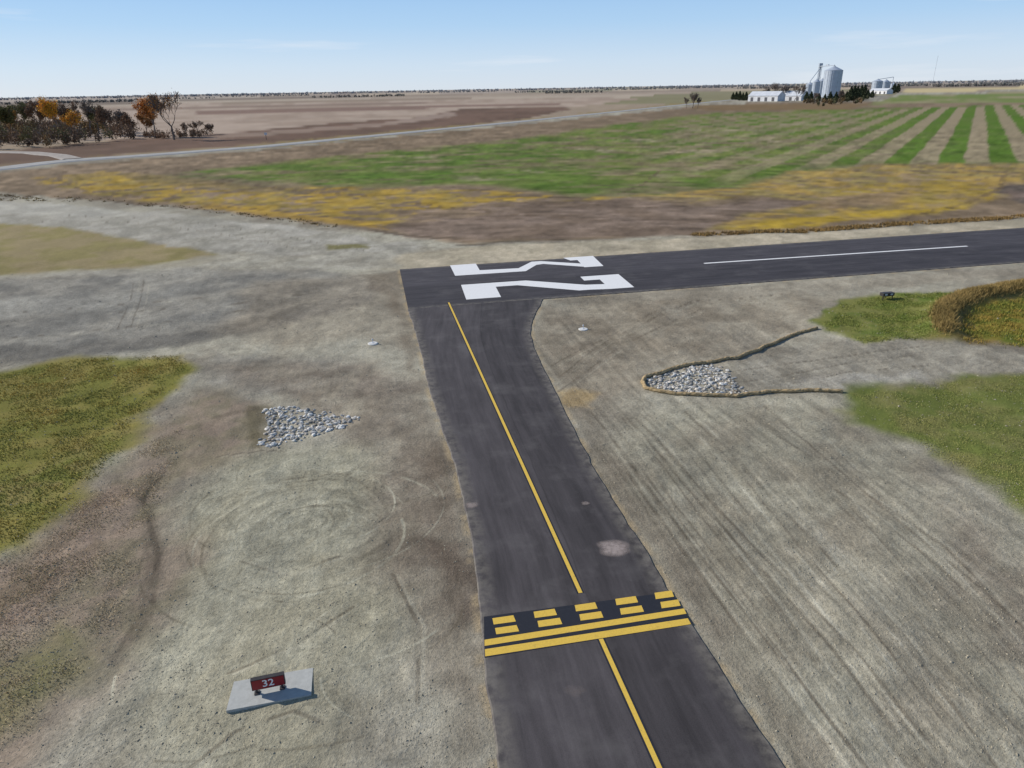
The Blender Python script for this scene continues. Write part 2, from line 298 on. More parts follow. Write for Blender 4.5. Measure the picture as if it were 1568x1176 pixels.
# ---------------------------------------------------------------- materials
class NT:
    def __init__(s,name):
        s.m=bpy.data.materials.new(name); s.m.use_nodes=True; s.t=s.m.node_tree; s.b=s.t.nodes["Principled BSDF"]
        s.b.inputs["Roughness"].default_value=0.9; s.b.inputs["Specular IOR Level"].default_value=0.2
    def n(s,ty,**k):
        x=s.t.nodes.new(ty)
        for a,v in k.items(): setattr(x,a,v)
        return x
    def l(s,a,b): s.t.links.new(a,b)
    def noise(s,vec,scale,detail=4,rough=0.6):
        x=s.n("ShaderNodeTexNoise"); x.inputs["Scale"].default_value=scale; x.inputs["Detail"].default_value=detail; x.inputs["Roughness"].default_value=rough
        if vec is not None: s.l(vec,x.inputs["Vector"])
        return x.outputs["Fac"]
    def mr(s,v,a,b,c,d):
        x=s.n("ShaderNodeMapRange"); s.l(v,x.inputs[0])
        for i,q in enumerate((a,b,c,d)): x.inputs[i+1].default_value=q
        return x.outputs[0]
    def math(s,op,a,b=None):
        x=s.n("ShaderNodeMath",operation=op)
        for i,q in enumerate((a,b)):
            if q is None: continue
            if isinstance(q,(int,float)): x.inputs[i].default_value=q
            else: s.l(q,x.inputs[i])
        return x.outputs[0]
    def mulc(s,c,f):
        x=s.n("ShaderNodeVectorMath",operation='SCALE')
        if isinstance(c,tuple): x.inputs[0].default_value=c[:3]
        else: s.l(c,x.inputs[0])
        s.l(f,x.inputs["Scale"]); return x.outputs[0]
    def mix(s,f,a,b):
        x=s.n("ShaderNodeMix",data_type='RGBA')
        if isinstance(f,(int,float)): x.inputs[0].default_value=f
        else: s.l(f,x.inputs[0])
        for i,q in ((6,a),(7,b)):
            if isinstance(q,tuple): x.inputs[i].default_value=q
            else: s.l(q,x.inputs[i])
        return x.outputs[2]
def simple(name,c,rough=0.9,nscale=3.0,amt=0.25,bump=0.0,metal=0.0,spec=0.2):
    k=NT(name); tc=k.n("ShaderNodeTexCoord").outputs["Object"]
    f=k.mr(k.noise(tc,nscale),0.3,0.7,1-amt,1+amt)
    k.l(k.mulc(tuple(c),f),k.b.inputs["Base Color"]); k.b.inputs["Roughness"].default_value=rough; k.b.inputs["Metallic"].default_value=metal
    k.b.inputs["Specular IOR Level"].default_value=spec
    if bump>0:
        b=k.n("ShaderNodeBump"); b.inputs["Distance"].default_value=bump; k.l(k.noise(tc,nscale*4),b.inputs["Height"]); k.l(b.outputs[0],k.b.inputs["Normal"])
    return k.m
# ground
k=NT("ground_soil_and_fields")
pos=k.n("ShaderNodeNewGeometry").outputs["Position"]
at=k.n("ShaderNodeAttribute",attribute_name="col"); cl=k.n("ShaderNodeAttribute",attribute_name="clod").outputs["Fac"]
f1=k.noise(pos,8,4,0.8); f2=k.noise(pos,2.2,3,0.6)
g1=k.mr(f1,0.3,0.7,-0.31,0.31); g2=k.mr(f2,0.3,0.7,-0.09,0.09)
cl2=k.math('ADD',k.math('MULTIPLY',cl,0.7),0.3)
fac=k.math('ADD',k.math('MULTIPLY',k.math('ADD',g1,g2),cl2),1.0)
k.l(k.mulc(at.outputs["Color"],fac),k.b.inputs["Base Color"])
k.b.inputs["Roughness"].default_value=1.0; k.b.inputs["Specular IOR Level"].default_value=0.05
b=k.n("ShaderNodeBump"); b.inputs["Distance"].default_value=0.07; b.inputs["Strength"].default_value=0.95
hh=k.math('ADD',k.math('MULTIPLY',f1,0.8),k.math('MULTIPLY',f2,0.8)); k.l(k.math('MULTIPLY',hh,cl2),b.inputs["Height"]); k.l(b.outputs[0],k.b.inputs["Normal"])
mat_ground=k.m
ii=np.arange(nr-1)[:,None]*na; jj=np.arange(na)[None,:]; jn=(jj+1)%na
F=np.stack([ii+jj,ii+na+jj,ii+na+jn,ii+jn],-1).reshape(-1,4)
V=np.c_[X,Y,Z]; V[RR>8900,2]=0
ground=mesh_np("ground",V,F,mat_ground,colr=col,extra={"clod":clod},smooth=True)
if ground.data.polygons[5000].normal.z<0: ground.data.flip_normals()

def asphalt(name,base,dusty):
    k=NT(name); uv=k.n("ShaderNodeTexCoord").outputs["UV"]
    pos=k.n("ShaderNodeNewGeometry").outputs["Position"]
    ed=k.n("ShaderNodeAttribute",attribute_name="edge").outputs["Fac"]
    mp=k.n("ShaderNodeMapping"); mp.inputs["Scale"].default_value=(1.0,0.06,1); k.l(uv,mp.inputs[0])
    s1=k.noise(mp.outputs[0],2.2,5,0.65); mp2=k.n("ShaderNodeMapping"); mp2.inputs["Scale"].default_value=(1,0.25,1); k.l(uv,mp2.inputs[0])
    s2=k.noise(mp2.outputs[0],0.8,4,0.6); s3=k.noise(pos,45,2,0.6)
    f=k.math('MULTIPLY',k.math('MULTIPLY',k.mr(s1,0.3,0.7,0.72,1.28),k.mr(s2,0.3,0.7,0.8,1.2)),k.mr(s3,0.3,0.7,0.78,1.22))
    sx=k.n("ShaderNodeSeparateXYZ"); k.l(uv,sx.inputs[0])
    wob=k.math('ADD',sx.outputs[0],k.math('MULTIPLY',s2,0.15))
    jd=k.math('ABSOLUTE',k.math('SUBTRACT',wob,0.55)); jm=k.mr(jd,0.0,0.05,0.72,1.0)
    lane=k.mr(wob,0.45,0.6,1.13,0.90)
    f=k.math('MULTIPLY',k.math('MULTIPLY',f,jm),lane)
    base_c=k.mulc(base,f)
    dn=k.noise(pos,1.7,4,0.7)
    em=k.math('MULTIPLY',k.mr(ed,0.0,0.8,1.0,0.0),k.mr(dn,0.38,0.62,0.1,0.8))
    c=k.mix(em,base_c,(0.20,0.18,0.15,1))
    bn=k.noise(pos,0.35,5,0.65); bm=k.mr(bn,0.52,0.75,0,dusty)
    c=k.mix(bm,c,(0.16,0.148,0.142,1))
    k.l(c,k.b.inputs["Base Color"]); k.b.inputs["Roughness"].default_value=0.85; k.b.inputs["Specular IOR Level"].default_value=0.22
    b=k.n("ShaderNodeBump"); b.inputs["Distance"].default_value=0.006; k.l(s3,b.inputs["Height"]); k.l(b.outputs[0],k.b.inputs["Normal"])
    return k.m
mat_asph=asphalt("asphalt_taxiway",(0.062,0.055,0.056),0.4); mat_asph2=asphalt("asphalt_runway",(0.056,0.051,0.055),0.28)
PZ=0.05
def ribbon(name,L,Rr,nc,mat):
    L=np.array(L);Rr=np.array(Rr);n=len(L)
    s=np.linspace(0,1,nc); mid=(L+Rr)/2; ln=np.r_[0,np.cumsum(np.hypot(*np.diff(mid,axis=0).T))]
    wd=np.hypot(*(Rr-L).T)
    P=L[:,None,:]*(1-s)[None,:,None]+Rr[:,None,:]*s[None,:,None]
    V=np.concatenate([P,np.full((n,nc,1),PZ)],-1).reshape(-1,3)
    uv=np.stack([(s[None,:]-0.5)*wd[:,None],np.repeat(ln[:,None],nc,1)],-1).reshape(-1,2)
    ed=(np.minimum(s,1-s)[None,:]*wd[:,None]).ravel()
    i=np.arange(n-1)[:,None]*nc; j=np.arange(nc-1)[None,:]
    F=np.stack([i+j,i+nc+j,i+nc+j+1,i+j+1],-1).reshape(-1,4)
    for side in (0,nc-1):
        o=len(V); out=(P[:,side]-P[:,nc//2]); out/=np.linalg.norm(out,axis=1)[:,None]
        V=np.vstack([V,np.c_[P[:,side]+out*0.12,np.full(n,-0.06)]]); uv=np.vstack([uv,uv[np.arange(n)*nc+side]]); ed=np.r_[ed,np.zeros(n)]
        q=np.arange(n-1); a=q*nc+side
        F=np.vstack([F,np.stack([a,a+nc,o+q+1,o+q],-1) if side else np.stack([o+q,o+q+1,a+nc,a],-1)])
    ob=mesh_np(name,V,F,mat,extra={"edge":ed},uv=uv)
    if ob.data.polygons[3].normal.z<0: ob.data.flip_normals()
    return ob
ribbon("taxiway",TL,TR,25,mat_asph)
tt=np.r_[np.linspace(0,0.2,120),np.linspace(0.2,1,80)[1:]]
RUp=rwA+(RU1-rwA)*tt[:,None]
Lr=np.linalg.norm(Dm-rwC)
def rd(t):
    s=t*1100
    return rwC+(Dm-rwC)*(s/Lr) if s<=Lr else Dm+ru*(s-Lr)
ribbon("runway",RUp,np.array([rd(t) for t in tt]),21,mat_asph2)

def paintmat(name,c,wear=0.25):
    k=NT(name); pos=k.n("ShaderNodeNewGeometry").outputs["Position"]
    n=k.noise(pos,14,4,0.7); f=k.mr(n,0.3,0.7,0.86,1.05)
    w=k.mr(k.noise(pos,5,5,0.8),0.56,0.75,0,wear)
    k.l(k.mix(w,k.mulc(c,f),(0.09,0.085,0.08,1)),k.b.inputs["Base Color"]); k.b.inputs["Roughness"].default_value=0.7
    return k.m
mat_white=paintmat("paint_white",(0.80,0.79,0.77)); mat_yel=paintmat("paint_yellow",(0.72,0.48,0.08),.4); mat_blk=paintmat("paint_black",(0.024,0.026,0.034))
def flat(name,polys,z,mat):
    V=[];F=[]
    me=bpy.data.meshes.new(name)
    for P in polys:
        o=len(V); V+= [(p[0],p[1],z) for p in P]; F.append(list(range(o,o+len(P))))
    me.from_pydata(V,[],F); me.update()
    bm=bmesh.new(); bm.from_mesh(me)
    for f in bm.faces:
        f.normal_update()
        if f.normal.z<0: f.normal_flip()
    bm.to_mesh(me); bm.free()
    me.materials.append(mat); ob=bpy.data.objects.new(name,me); scene.collection.objects.link(ob); return ob
def bil(c00,c01,c10,c11):
    a,b,c,d=[G(*q) for q in (c00,c01,c10,c11)]
    return lambda L,Wd:(a*(1-L)+c*L)*(1-Wd)+(b*(1-L)+d*L)*Wd
def digit(name,m,polys):
    flat(name,[[m(L/60,w/20) for L,w in P] for P in polys],PZ+0.008,mat_white)
m3=bil((689,407),(697,423),(908,392.5),(924,408)); m2=bil((706,437),(714,459.5),(947,420.5),(971,440.5))
digit("runway_numeral_three",m3,[[(0,0),(10.5,0),(10.5,20),(0,20)],[(10.5,13),(26,14),(26,20),(10.5,20)],[(26,14),(33,3.5),(37,3.5),(37,9),(34,10),(28,20),(26,20)],[(37,3.5),(52,13),(52,19),(37,9)],[(47,0),(60,0),(60,20),(52,20),(52,6),(49,6)]])
digit("runway_numeral_two",m2,[[(0,0),(12,0),(12,20),(0,20)],[(12,0),(20,0),(20,6),(12,6)],[(20,0),(24,0),(44,12),(44,19),(40,19),(20,6)],[(44,12),(51,13),(51,20),(44,19)],[(45,0),(60,0),(60,20),(51,20),(51,6),(45,6)]])
a,b=G(1078,404),G(1481,377.5); d_=(b-a)/np.linalg.norm(b-a); q=np.array([-d_[1],d_[0]])*0.2
cl=[[a-q,b-q,b+q,a+q]]
for i in range(1,14):
    s=b+d_*(24.4+(i-1)*61); e=s+d_*36.6; cl.append([s-q,e-q,e+q,s+q])
flat("runway_centerline_marking",cl,PZ+0.008,mat_white)
def strip(u0,v0,u1,v1,w):
    a,b=G(u0,v0),G(u1,v1); d=(b-a)/np.linalg.norm(b-a); q=np.array([-d[1],d[0]])*w/2; return [a-q,b-q,b+q,a+q]
flat("taxiway_centerline_border",[strip(686.5,463.5,889,910,0.30),strip(919.5,979,1115,1411,0.30)],PZ+0.004,mat_blk)
flat("taxiway_centerline_marking",[strip(687,464,889,909.5,0.165),strip(920,980,1115,1411,0.165)],PZ+0.008,mat_yel)
flat("hold_position_backing",[GP([(741,946),(1028,908),(1061,957),(742,1009)])],PZ+0.006,mat_blk)
hl=[GP([(742,981.5),(1047,933.5),(1051,941.5),(742,991)]),GP([(742.5,996),(1053,948.5),(1058,957.5),(743,1007)])]
for (x0,x1,y,s) in [(755,788,951,-.14),(818,851,941,-.14),(881,913,931,-.14),(943,975,921.5,-.14),(1003,1030,912.5,-.14),(759,793,966,-.14),(824,859,955,-.14),(888,922,945,-.14),(950,984,936,-.14),(1012,1040,926.5,-.14)]:
    h=4.8; dy=(x1-x0)*s/2
    hl.append(GP([(x0-1,y-h-dy),(x1-2,y-h+dy),(x1+2,y+h+dy),(x0+1,y+h-dy)]))
flat("hold_position_marking",hl,PZ+0.010,mat_yel)
# dried silt on the pavement: feathered thin deposit
kd=NT("dried_silt"); pos=kd.n("ShaderNodeNewGeometry").outputs["Position"]; fa=kd.n("ShaderNodeAttribute",attribute_name="fade").outputs["Fac"]
kd.b.inputs["Base Color"].default_value=(0.32,0.265,0.24,1)
al=kd.math('MULTIPLY',fa,kd.mr(kd.noise(pos,3.5,5,0.75),0.33,0.58,0.4,1)); kd.l(al,kd.b.inputs["Alpha"])
def silt(items):
    V=[];F=[];fd=[]
    for (u,v,rx,ry,mx_) in items:
        c=G(u,v); o=len(V); nr_,na_=7,30; V.append((c[0],c[1],PZ+0.004)); fd.append(mx_)
        for i in range(1,nr_+1):
            for j in range(na_):
                a=2*math.pi*j/na_; r=i/nr_*(1+0.5*(float(vn(math.cos(a)*1.5+u,math.sin(a)*1.5,3))-.5)); V.append((c[0]+math.cos(a)*rx*r,c[1]+math.sin(a)*ry*r,PZ+0.004)); fd.append(mx_*max(0,1-(i/nr_)**3))
        for j in range(na_): F.append((o,o+1+j,o+1+(j+1)%na_))
        for i in range(nr_-1):
            for j in range(na_): p=o+1+i*na_; F.append((p+j,p+na_+j,p+na_+(j+1)%na_,p+(j+1)%na_))
    me=bpy.data.meshes.new("silt_stain"); me.from_pydata(V,[],F); me.update(); a=me.attributes.new("fade","FLOAT","POINT"); a.data.foreach_set("value",np.array(fd,np.float32)); me.materials.append(kd.m)
    scene.collection.objects.link(bpy.data.objects.new("silt_stain",me))
silt([(941,841,0.85,0.62,1.2),(897,772,0.22,0.18,.7),(722,775,0.35,0.3,.8),(880,1060,.4,.3,.2)])

def road(name,px,w,z,mat):
    P=GP(px); P=resample(P,120); t=np.gradient(P,axis=0); t/=np.linalg.norm(t,axis=1)[:,None]; nn=np.c_[-t[:,1],t[:,0]]
    L=P+nn*w/2;Rr=P-nn*w/2; n=len(P)
    V=np.vstack([np.c_[L,np.full(n,z)],np.c_[Rr,np.full(n,z)],np.c_[L+nn*2,np.full(n,-0.3)],np.c_[Rr-nn*2,np.full(n,-0.3)]]); i=np.arange(n-1)
    F=np.vstack([np.stack([i,i+n,i+n+1,i+1],-1),np.stack([i+2*n,i,i+1,i+1+2*n],-1),np.stack([i+n,i+3*n,i+3*n+1,i+n+1],-1)])
    ob=mesh_np(name,V,F,mat)
    if ob.data.polygons[0].normal.z<0: ob.data.flip_normals()
    return ob
road("county_road",roadpx,7.5,0.25,simple("county_road_surface",(0.34,0.33,0.31),0.9,0.3,0.15))
road("gravel_lane",[(-120,232),(0,233),(50,234),(90,238),(112,243.5)],5,0.2,simple("gravel_lane_surface",(0.34,0.30,0.26),0.95,0.5,0.2))

def vegmat(name):
    k=NT(name); at=k.n("ShaderNodeAttribute",attribute_name="col"); k.l(at.outputs["Color"],k.b.inputs["Base Color"])
    k.b.inputs["Roughness"].default_value=0.9; k.b.inputs["Specular IOR Level"].default_value=0.1
    return k.m
mat_leaf=vegmat("foliage"); mat_rockv=vegmat("stone_surface"); mat_clod=vegmat("soil_clod")
t_=(1+5**.5)/2
ICO=np.array([(-1,t_,0),(1,t_,0),(-1,-t_,0),(1,-t_,0),(0,-1,t_),(0,1,t_),(0,-1,-t_),(0,1,-t_),(t_,0,-1),(t_,0,1),(-t_,0,-1),(-t_,0,1)],float); ICO/=np.linalg.norm(ICO[0])
IF=np.array([(0,11,5),(0,5,1),(0,1,7),(0,7,10),(0,10,11),(1,5,9),(5,11,4),(11,10,2),(10,7,6),(7,1,8),(3,9,4),(3,4,2),(3,2,6),(3,6,8),(3,8,9),(4,9,5),(2,4,11),(6,2,10),(8,6,7),(9,8,1)])
OCT=np.array([(1,0,0),(-1,0,0),(0,1,0),(0,-1,0),(0,0,1),(0,0,-.3)],float); OF=np.array([(0,2,4),(2,1,4),(1,3,4),(3,0,4)])
def inpoly(P,n,rs):
    lo=P.min(0);hi=P.max(0); out=np.zeros((0,2))
    while len(out)<n:
        q=rs.uniform(lo,hi,(n*3,2)); q=q[sdist(q[:,0],q[:,1],P)<0]; out=np.vstack([out,q])
    return out[:n]
def scatter(name,base,faces,pts,z,size,cols,mat,jit=0.25,squash=(0.6,0.9),rs=np.random.RandomState(1),smooth=False):
    n=len(pts); nb=len(base)
    an=rs.uniform(0,2*np.pi,n); c,s=np.cos(an),np.sin(an)
    B=base[None]*(1+rs.uniform(-jit,jit,(n,nb,1))); sc=np.stack([rs.uniform(.8,1.3,n),rs.uniform(.7,1.0,n),rs.uniform(*squash,n)],-1)*size[:,None]
    B=B*sc[:,None,:]; x=B[...,0]*c[:,None]-B[...,1]*s[:,None]; y=B[...,0]*s[:,None]+B[...,1]*c[:,None]
    V=np.stack([x+pts[:,0:1],y+pts[:,1:2],B[...,2]+z[:,None]],-1).reshape(-1,3)
    F=(faces[None]+(np.arange(n)*nb)[:,None,None]).reshape(-1,3)
    return mesh_np(name,V,F,mat,colr=np.repeat(cols,nb,0),smooth=smooth)
def riprap(px,n,seed,lo,hi):
    rs=np.random.RandomState(seed); P=GP(px); q=inpoly(P,n,rs)+rs.normal(0,.16,(n,2))
    s=rs.uniform(0.06,0.18,n)*(0.8+0.5*rs.rand(n)**4)
    z=hfun(q[:,0],q[:,1])+s*0.15
    g=lo+(hi-lo)*rs.rand(n)**1.3; tint=rs.uniform(-1,1,n)[:,None]*np.array([0.03,0.0,-0.03])
    return scatter("riprap_rock_pile",ICO,IF,q,z,s,np.clip(g[:,None]*np.array([1,0.96,0.88])+tint,0.03,0.85),mat_rockv,rs=rs,squash=(.45,.75))
riprap([(400,630),(420,624),(445,621),(490,630),(546,640),(535,652),(505,662),(470,668),(440,680),(415,687),(392,686),(402,668),(408,648)],540,3,.22,.74)
riprap([(992,584),(1010,574),(1060,562),(1092,559),(1118,576),(1145,602),(1100,604),(1050,603),(1005,597)],760,5,.20,.68)
def wattle(px,r):
    P=resample(GP(px),260); n=len(P); rs=np.random.RandomState(4)
    P=P+0.05*np.c_[vn(np.arange(n)/9,np.zeros(n),3)-.5,vn(np.arange(n)/9,np.zeros(n),9)-.5]*3
    t=np.gradient(P,axis=0); t/=np.linalg.norm(t,axis=1)[:,None]; nn=np.c_[-t[:,1],t[:,0]]; z=hfun(P[:,0],P[:,1])
    V=[];C=[]
    for j in range(12):
        a=2*np.pi*j/12; rad=r*(1+rs.uniform(-.12,.12,n))*(0.9+0.1*np.sin(np.arange(n)*1.2)); V.append(np.c_[P+nn*(np.cos(a)*rad*1.1)[:,None],z+r*0.7+np.sin(a)*rad])
        C.append(np.clip(np.array([0.42,0.31,0.17])[None]*rs.uniform(.5,1.25,(n,1)),0,1))
    V=np.stack(V,1).reshape(-1,3);C=np.stack(C,1).reshape(-1,3)
    i=np.arange(n-1)[:,None]*12;j=np.arange(12)[None]; F=np.stack([i+j,i+12+j,i+12+(j+1)%12,i+(j+1)%12],-1).reshape(-1,4)
    return mesh_np("straw_wattle",V,F[:,::-1],mat_clod,colr=C)
wattle([(1252,504),(1225,509),(1195,519),(1170,532),(1150,541),(1128,550),(1090,555),(1045,562),(1012,572),(990,579),(984,586),(989,595),(1010,600),(1040,604),(1080,606),(1125,607),(1138,604),(1180,601),(1240,600),(1290,601)],0.14)
# soil clods
rs=np.random.RandomState(11)
nn_=80000
vv=rs.uniform(420,1250,nn_); uu=rs.uniform(-150,1720,nn_)
q=np.array([G(a,b) for a,b in zip(uu,vv)]); dpq=dpave(q[:,0],q[:,1]); dens=fbm(q[:,0]/2.5,q[:,1]/2.5,3,44)
keep=(dpq>0.15)&(rs.rand(nn_)<ss(0.40,0.66,dens)*.5+0.15); q=q[keep]; n=len(q)
s=rs.uniform(0.010,0.028,n)*(1+1.4*rs.rand(n)**9)*(0.7+np.hypot(q[:,0],q[:,1])/60)
cb=lin((150,142,124))*rs.uniform(.7,1.25,(n,1))
scatter("soil_clods",OCT,OF,q,hfun(q[:,0],q[:,1])+s*0.05,s,cb,mat_clod,rs=rs,jit=.35,squash=(.4,.8))
def blades(name,P,n,h,c1,c2,seed,lean=0.5,w=0.03,k=7,spread=0.15,thr=None):
    rs=np.random.RandomState(seed); q=inpoly(P,n,rs)
    if thr: q=q[ss(thr,thr+.2,fbm(q[:,0]/1.6,q[:,1]/1.6,4,seed+3))>rs.rand(len(q))]
    q=np.repeat(q,k,0); m=len(q); q=q+rs.normal(0,spread,(m,2)); z=hfun(q[:,0],q[:,1]); hh=h*rs.uniform(.5,1.2,m)
    a=rs.uniform(0,2*np.pi,m); dx=np.cos(a)*w; dy=np.sin(a)*w; b=rs.uniform(0,2*np.pi,m); l=rs.uniform(0,lean,m)*hh
    V=np.stack([np.c_[q[:,0]-dx,q[:,1]-dy,z-.02],np.c_[q[:,0]+dx,q[:,1]+dy,z-.02],np.c_[q[:,0]+np.cos(b)*l,q[:,1]+np.sin(b)*l,z+hh]],1).reshape(-1,3)
    t=np.clip(fbm(q[:,0]/1.5,q[:,1]/1.5,3,seed)*1.8-0.4+rs.uniform(-.3,.3,m),0,1)[:,None]; C=(lin(c1)[None]*(1-t)+lin(c2)[None]*t)*rs.uniform(.7,1.25,(m,1))
    return mesh_np(name,V,np.arange(3*m).reshape(-1,3),mat_leaf,colr=np.repeat(C,3,0))
gp=GP([(-200,590),(0,575),(120,552),(270,545),(285,570),(200,640),(180,690),(130,740),(50,825),(0,840),(-200,880)])
blades("meadow_grass",gp,7500,0.10,(146,144,78),(186,158,84),5,lean=1.6,thr=.30,spread=.25)
blades("dry_grass",GP([(-200,880),(0,855),(60,835),(140,745),(195,695),(270,660),(290,660),(250,740),(215,850),(170,960),(90,1060),(0,1180),(-200,1250)]),5500,0.07,(214,190,160),(176,160,118),8,w=0.02,lean=2.0,thr=.38,spread=.24)
blades("turf_grass",GP([(1300,605),(1400,590),(1568,574),(1700,570),(1700,860),(1568,780),(1490,725),(1400,672),(1330,637)]),6000,0.07,(124,130,70),(150,146,90),9,w=0.02,lean=1.4,thr=.3,spread=.22)
blades("turf_grass",GP([(1262,503),(1295,465),(1350,455),(1440,447),(1480,455),(1440,500),(1435,518),(1320,524)]),3500,0.10,(112,126,60),(140,140,78),10,lean=1.2,thr=.34,spread=.22)
rb=GP([(1454,520),(1436,517),(1426,496),(1436,474),(1460,458),(1495,446),(1568,435),(1800,410),(1800,426),(1568,451),(1505,463),(1474,475),(1458,491),(1460,507)])
blades("ditch_reeds",rb,3800,0.40,(170,146,94),(134,116,72),12,lean=1.1,w=0.03,k=8,spread=0.25)
blades("ditch_grass",GP([(1490,476),(1568,458),(1800,430),(1800,540),(1568,532),(1470,524),(1470,500)]),3500,0.20,(122,130,60),(162,134,70),13,k=7,lean=1.2,thr=.3,spread=.22)
blades("weed_fringe",GP([(1060,358),(1200,352.5),(1400,340.5),(1568,330.5),(1800,315.5),(1800,320),(1568,335),(1400,345),(1200,357),(1060,362)]),2600,0.35,(160,132,84),(130,108,72),15,w=0.05,k=6,lean=.8,thr=.3)
blades("bank_weeds",GP([(-200,300),(0,298),(150,304),(300,317),(440,333),(560,350),(560,355),(440,340),(300,323),(150,309),(-200,306)]),1300,0.28,(160,136,92),(132,114,84),16,w=0.06,k=6,lean=1,thr=.44)

# ---------------------------------------------------------------- trees
class Acc:
    def __init__(s): s.V=[];s.F=[];s.n=0
    def tube(s,a,b,ra,rb,k=4):
        d=b-a; L=np.linalg.norm(d); 
        if L<1e-6: return
        d=d/L; o=np.array([0,0,1.0]) if abs(d[2])<0.9 else np.array([1.0,0,0]); p=np.cross(d,o);p/=np.linalg.norm(p); q=np.cross(d,p)
        for c,r in ((a,ra),(b,rb)):
            for j in range(k):
                t=2*math.pi*j/k; s.V.append(c+(p*math.cos(t)+q*math.sin(t))*r)
        for j in range(k): s.F.append((s.n+j,s.n+(j+1)%k,s.n+k+(j+1)%k,s.n+k+j))
        s.n+=2*k
def tree_mesh(seed,h,spread,c1,c2,leafn,leafs,levels=4,fork=0.22,twig=0.05):
    rs=np.random.RandomState(seed); A_=Acc(); tips=[]
    def grow(p,d,L,r,lv):
        nseg=3 if lv<2 else 2
        for i in range(nseg):
            d2=d+rs.normal(0,0.12,3)+np.array([0,0,0.08]); d2/=np.linalg.norm(d2); e=p+d2*L/nseg; r2=max(twig,r*0.86)
            A_.tube(p,e,r,r2,5 if lv<2 else 3); p=e;r=r2;d=d2
            if lv>0 and lv<levels and rs.rand()<0.7:
                sd=d+rs.normal(0,0.6*spread,3); sd[2]=abs(sd[2])*0.8+0.15; sd/=np.linalg.norm(sd); grow(p,sd,L*rs.uniform(.5,.75),max(twig,r*.55),lv+1)
            if lv>=2: tips.append(p)
        if lv>=levels: return
        for i in range(rs.randint(3,6) if lv==0 else rs.randint(2,4)):
            sd=d+rs.normal(0,0.5*spread,3); sd[2]=max(sd[2],-0.05)+0.18; sd/=np.linalg.norm(sd); grow(p,sd,L*rs.uniform(.65,.88),max(twig,r*.65),lv+1)
    grow(np.array([0,0,-0.2]),np.array([0,0,1.0]),h*fork,h*0.020,0)
    V=np.array(A_.V); top=V[:,2].max(); sc=h/top; V=V*sc; tips=np.array(tips)*sc
    wood=(V,np.array(A_.F)); leaf=None
    if leafn>0:
        tsel=tips[rs.rand(len(tips))<0.75]; k=max(1,int(leafn/len(tsel))); c=np.repeat(tsel,k,0)+rs.normal(0,h*0.032,(len(tsel)*k,3)); m=len(c)
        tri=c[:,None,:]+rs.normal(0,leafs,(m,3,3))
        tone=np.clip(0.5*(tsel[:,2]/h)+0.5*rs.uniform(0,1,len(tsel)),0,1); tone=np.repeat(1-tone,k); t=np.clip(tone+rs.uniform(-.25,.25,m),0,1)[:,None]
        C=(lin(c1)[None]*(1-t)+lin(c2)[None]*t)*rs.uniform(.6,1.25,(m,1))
        leaf=(tri.reshape(-1,3),np.arange(3*m).reshape(-1,3),np.repeat(C,3,0))
    return wood,leaf
mat_bark=simple("bark",(0.17,0.14,0.12),0.95,2,0.3)
def place_tree(name,tm,loc,rot=0,sc=1):
    e=bpy.data.objects.new(name,None); scene.collection.objects.link(e); e.location=(loc[0],loc[1],0); e.rotation_euler=(0,0,rot); e.scale=(sc,sc,sc)
    for part,me in tm:
        o=bpy.data.objects.new(part,me); scene.collection.objects.link(o); o.parent=e
    return e
def tm_make(*a,**k):
    w,l=tree_mesh(*a,**k); out=[]
    o=mesh_np("trunk_and_limbs",w[0],w[1],mat_bark,coll=False); out.append(("trunk_and_limbs",o.data)); bpy.data.objects.remove(o)
    if l: 
        o=mesh_np("foliage",l[0],l[1],mat_leaf,colr=l[2],coll=False); out.append(("foliage",o.data)); bpy.data.objects.remove(o)
    return out
def htree(u,vb,vt): return (vb-vt)/ppm(u,vb)
RUS=((150,122,98),(118,98,82)); GRN=((96,100,62),(124,112,72)); GRY=((136,120,106),(108,96,86)); ORN=((230,162,70),(172,118,60)); OLV=((134,128,82),(108,102,70))
def T(name,u,vb,vt,cols,leafn,seed,spread=1.0,leafs=0.22,levels=4,**k):
    h=htree(u,vb,vt); place_tree(name,tm_make(seed,h,spread,cols[0],cols[1],leafn,leafs,levels=levels,**k),G(u,vb),rot=seed)
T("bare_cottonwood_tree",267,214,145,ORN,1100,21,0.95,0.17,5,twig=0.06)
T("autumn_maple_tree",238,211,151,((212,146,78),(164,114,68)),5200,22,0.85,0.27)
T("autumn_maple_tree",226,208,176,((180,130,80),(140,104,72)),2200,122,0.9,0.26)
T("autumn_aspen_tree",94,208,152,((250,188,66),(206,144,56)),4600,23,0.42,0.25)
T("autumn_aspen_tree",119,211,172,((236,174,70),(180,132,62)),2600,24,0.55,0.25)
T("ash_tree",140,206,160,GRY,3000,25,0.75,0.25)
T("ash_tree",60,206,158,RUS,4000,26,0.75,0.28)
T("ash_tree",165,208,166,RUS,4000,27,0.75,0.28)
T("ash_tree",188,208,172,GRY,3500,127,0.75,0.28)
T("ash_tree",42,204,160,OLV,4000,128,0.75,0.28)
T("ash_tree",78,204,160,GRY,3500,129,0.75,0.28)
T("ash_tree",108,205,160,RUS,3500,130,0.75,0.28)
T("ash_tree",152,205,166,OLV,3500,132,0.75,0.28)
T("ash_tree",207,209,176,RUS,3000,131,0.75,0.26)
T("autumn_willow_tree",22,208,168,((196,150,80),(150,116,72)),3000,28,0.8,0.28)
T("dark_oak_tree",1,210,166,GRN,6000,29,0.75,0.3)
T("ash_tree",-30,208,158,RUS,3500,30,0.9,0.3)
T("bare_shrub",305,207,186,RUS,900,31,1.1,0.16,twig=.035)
T("bare_shrub",322,206,190,RUS,600,32,1.1,0.16,twig=.035)
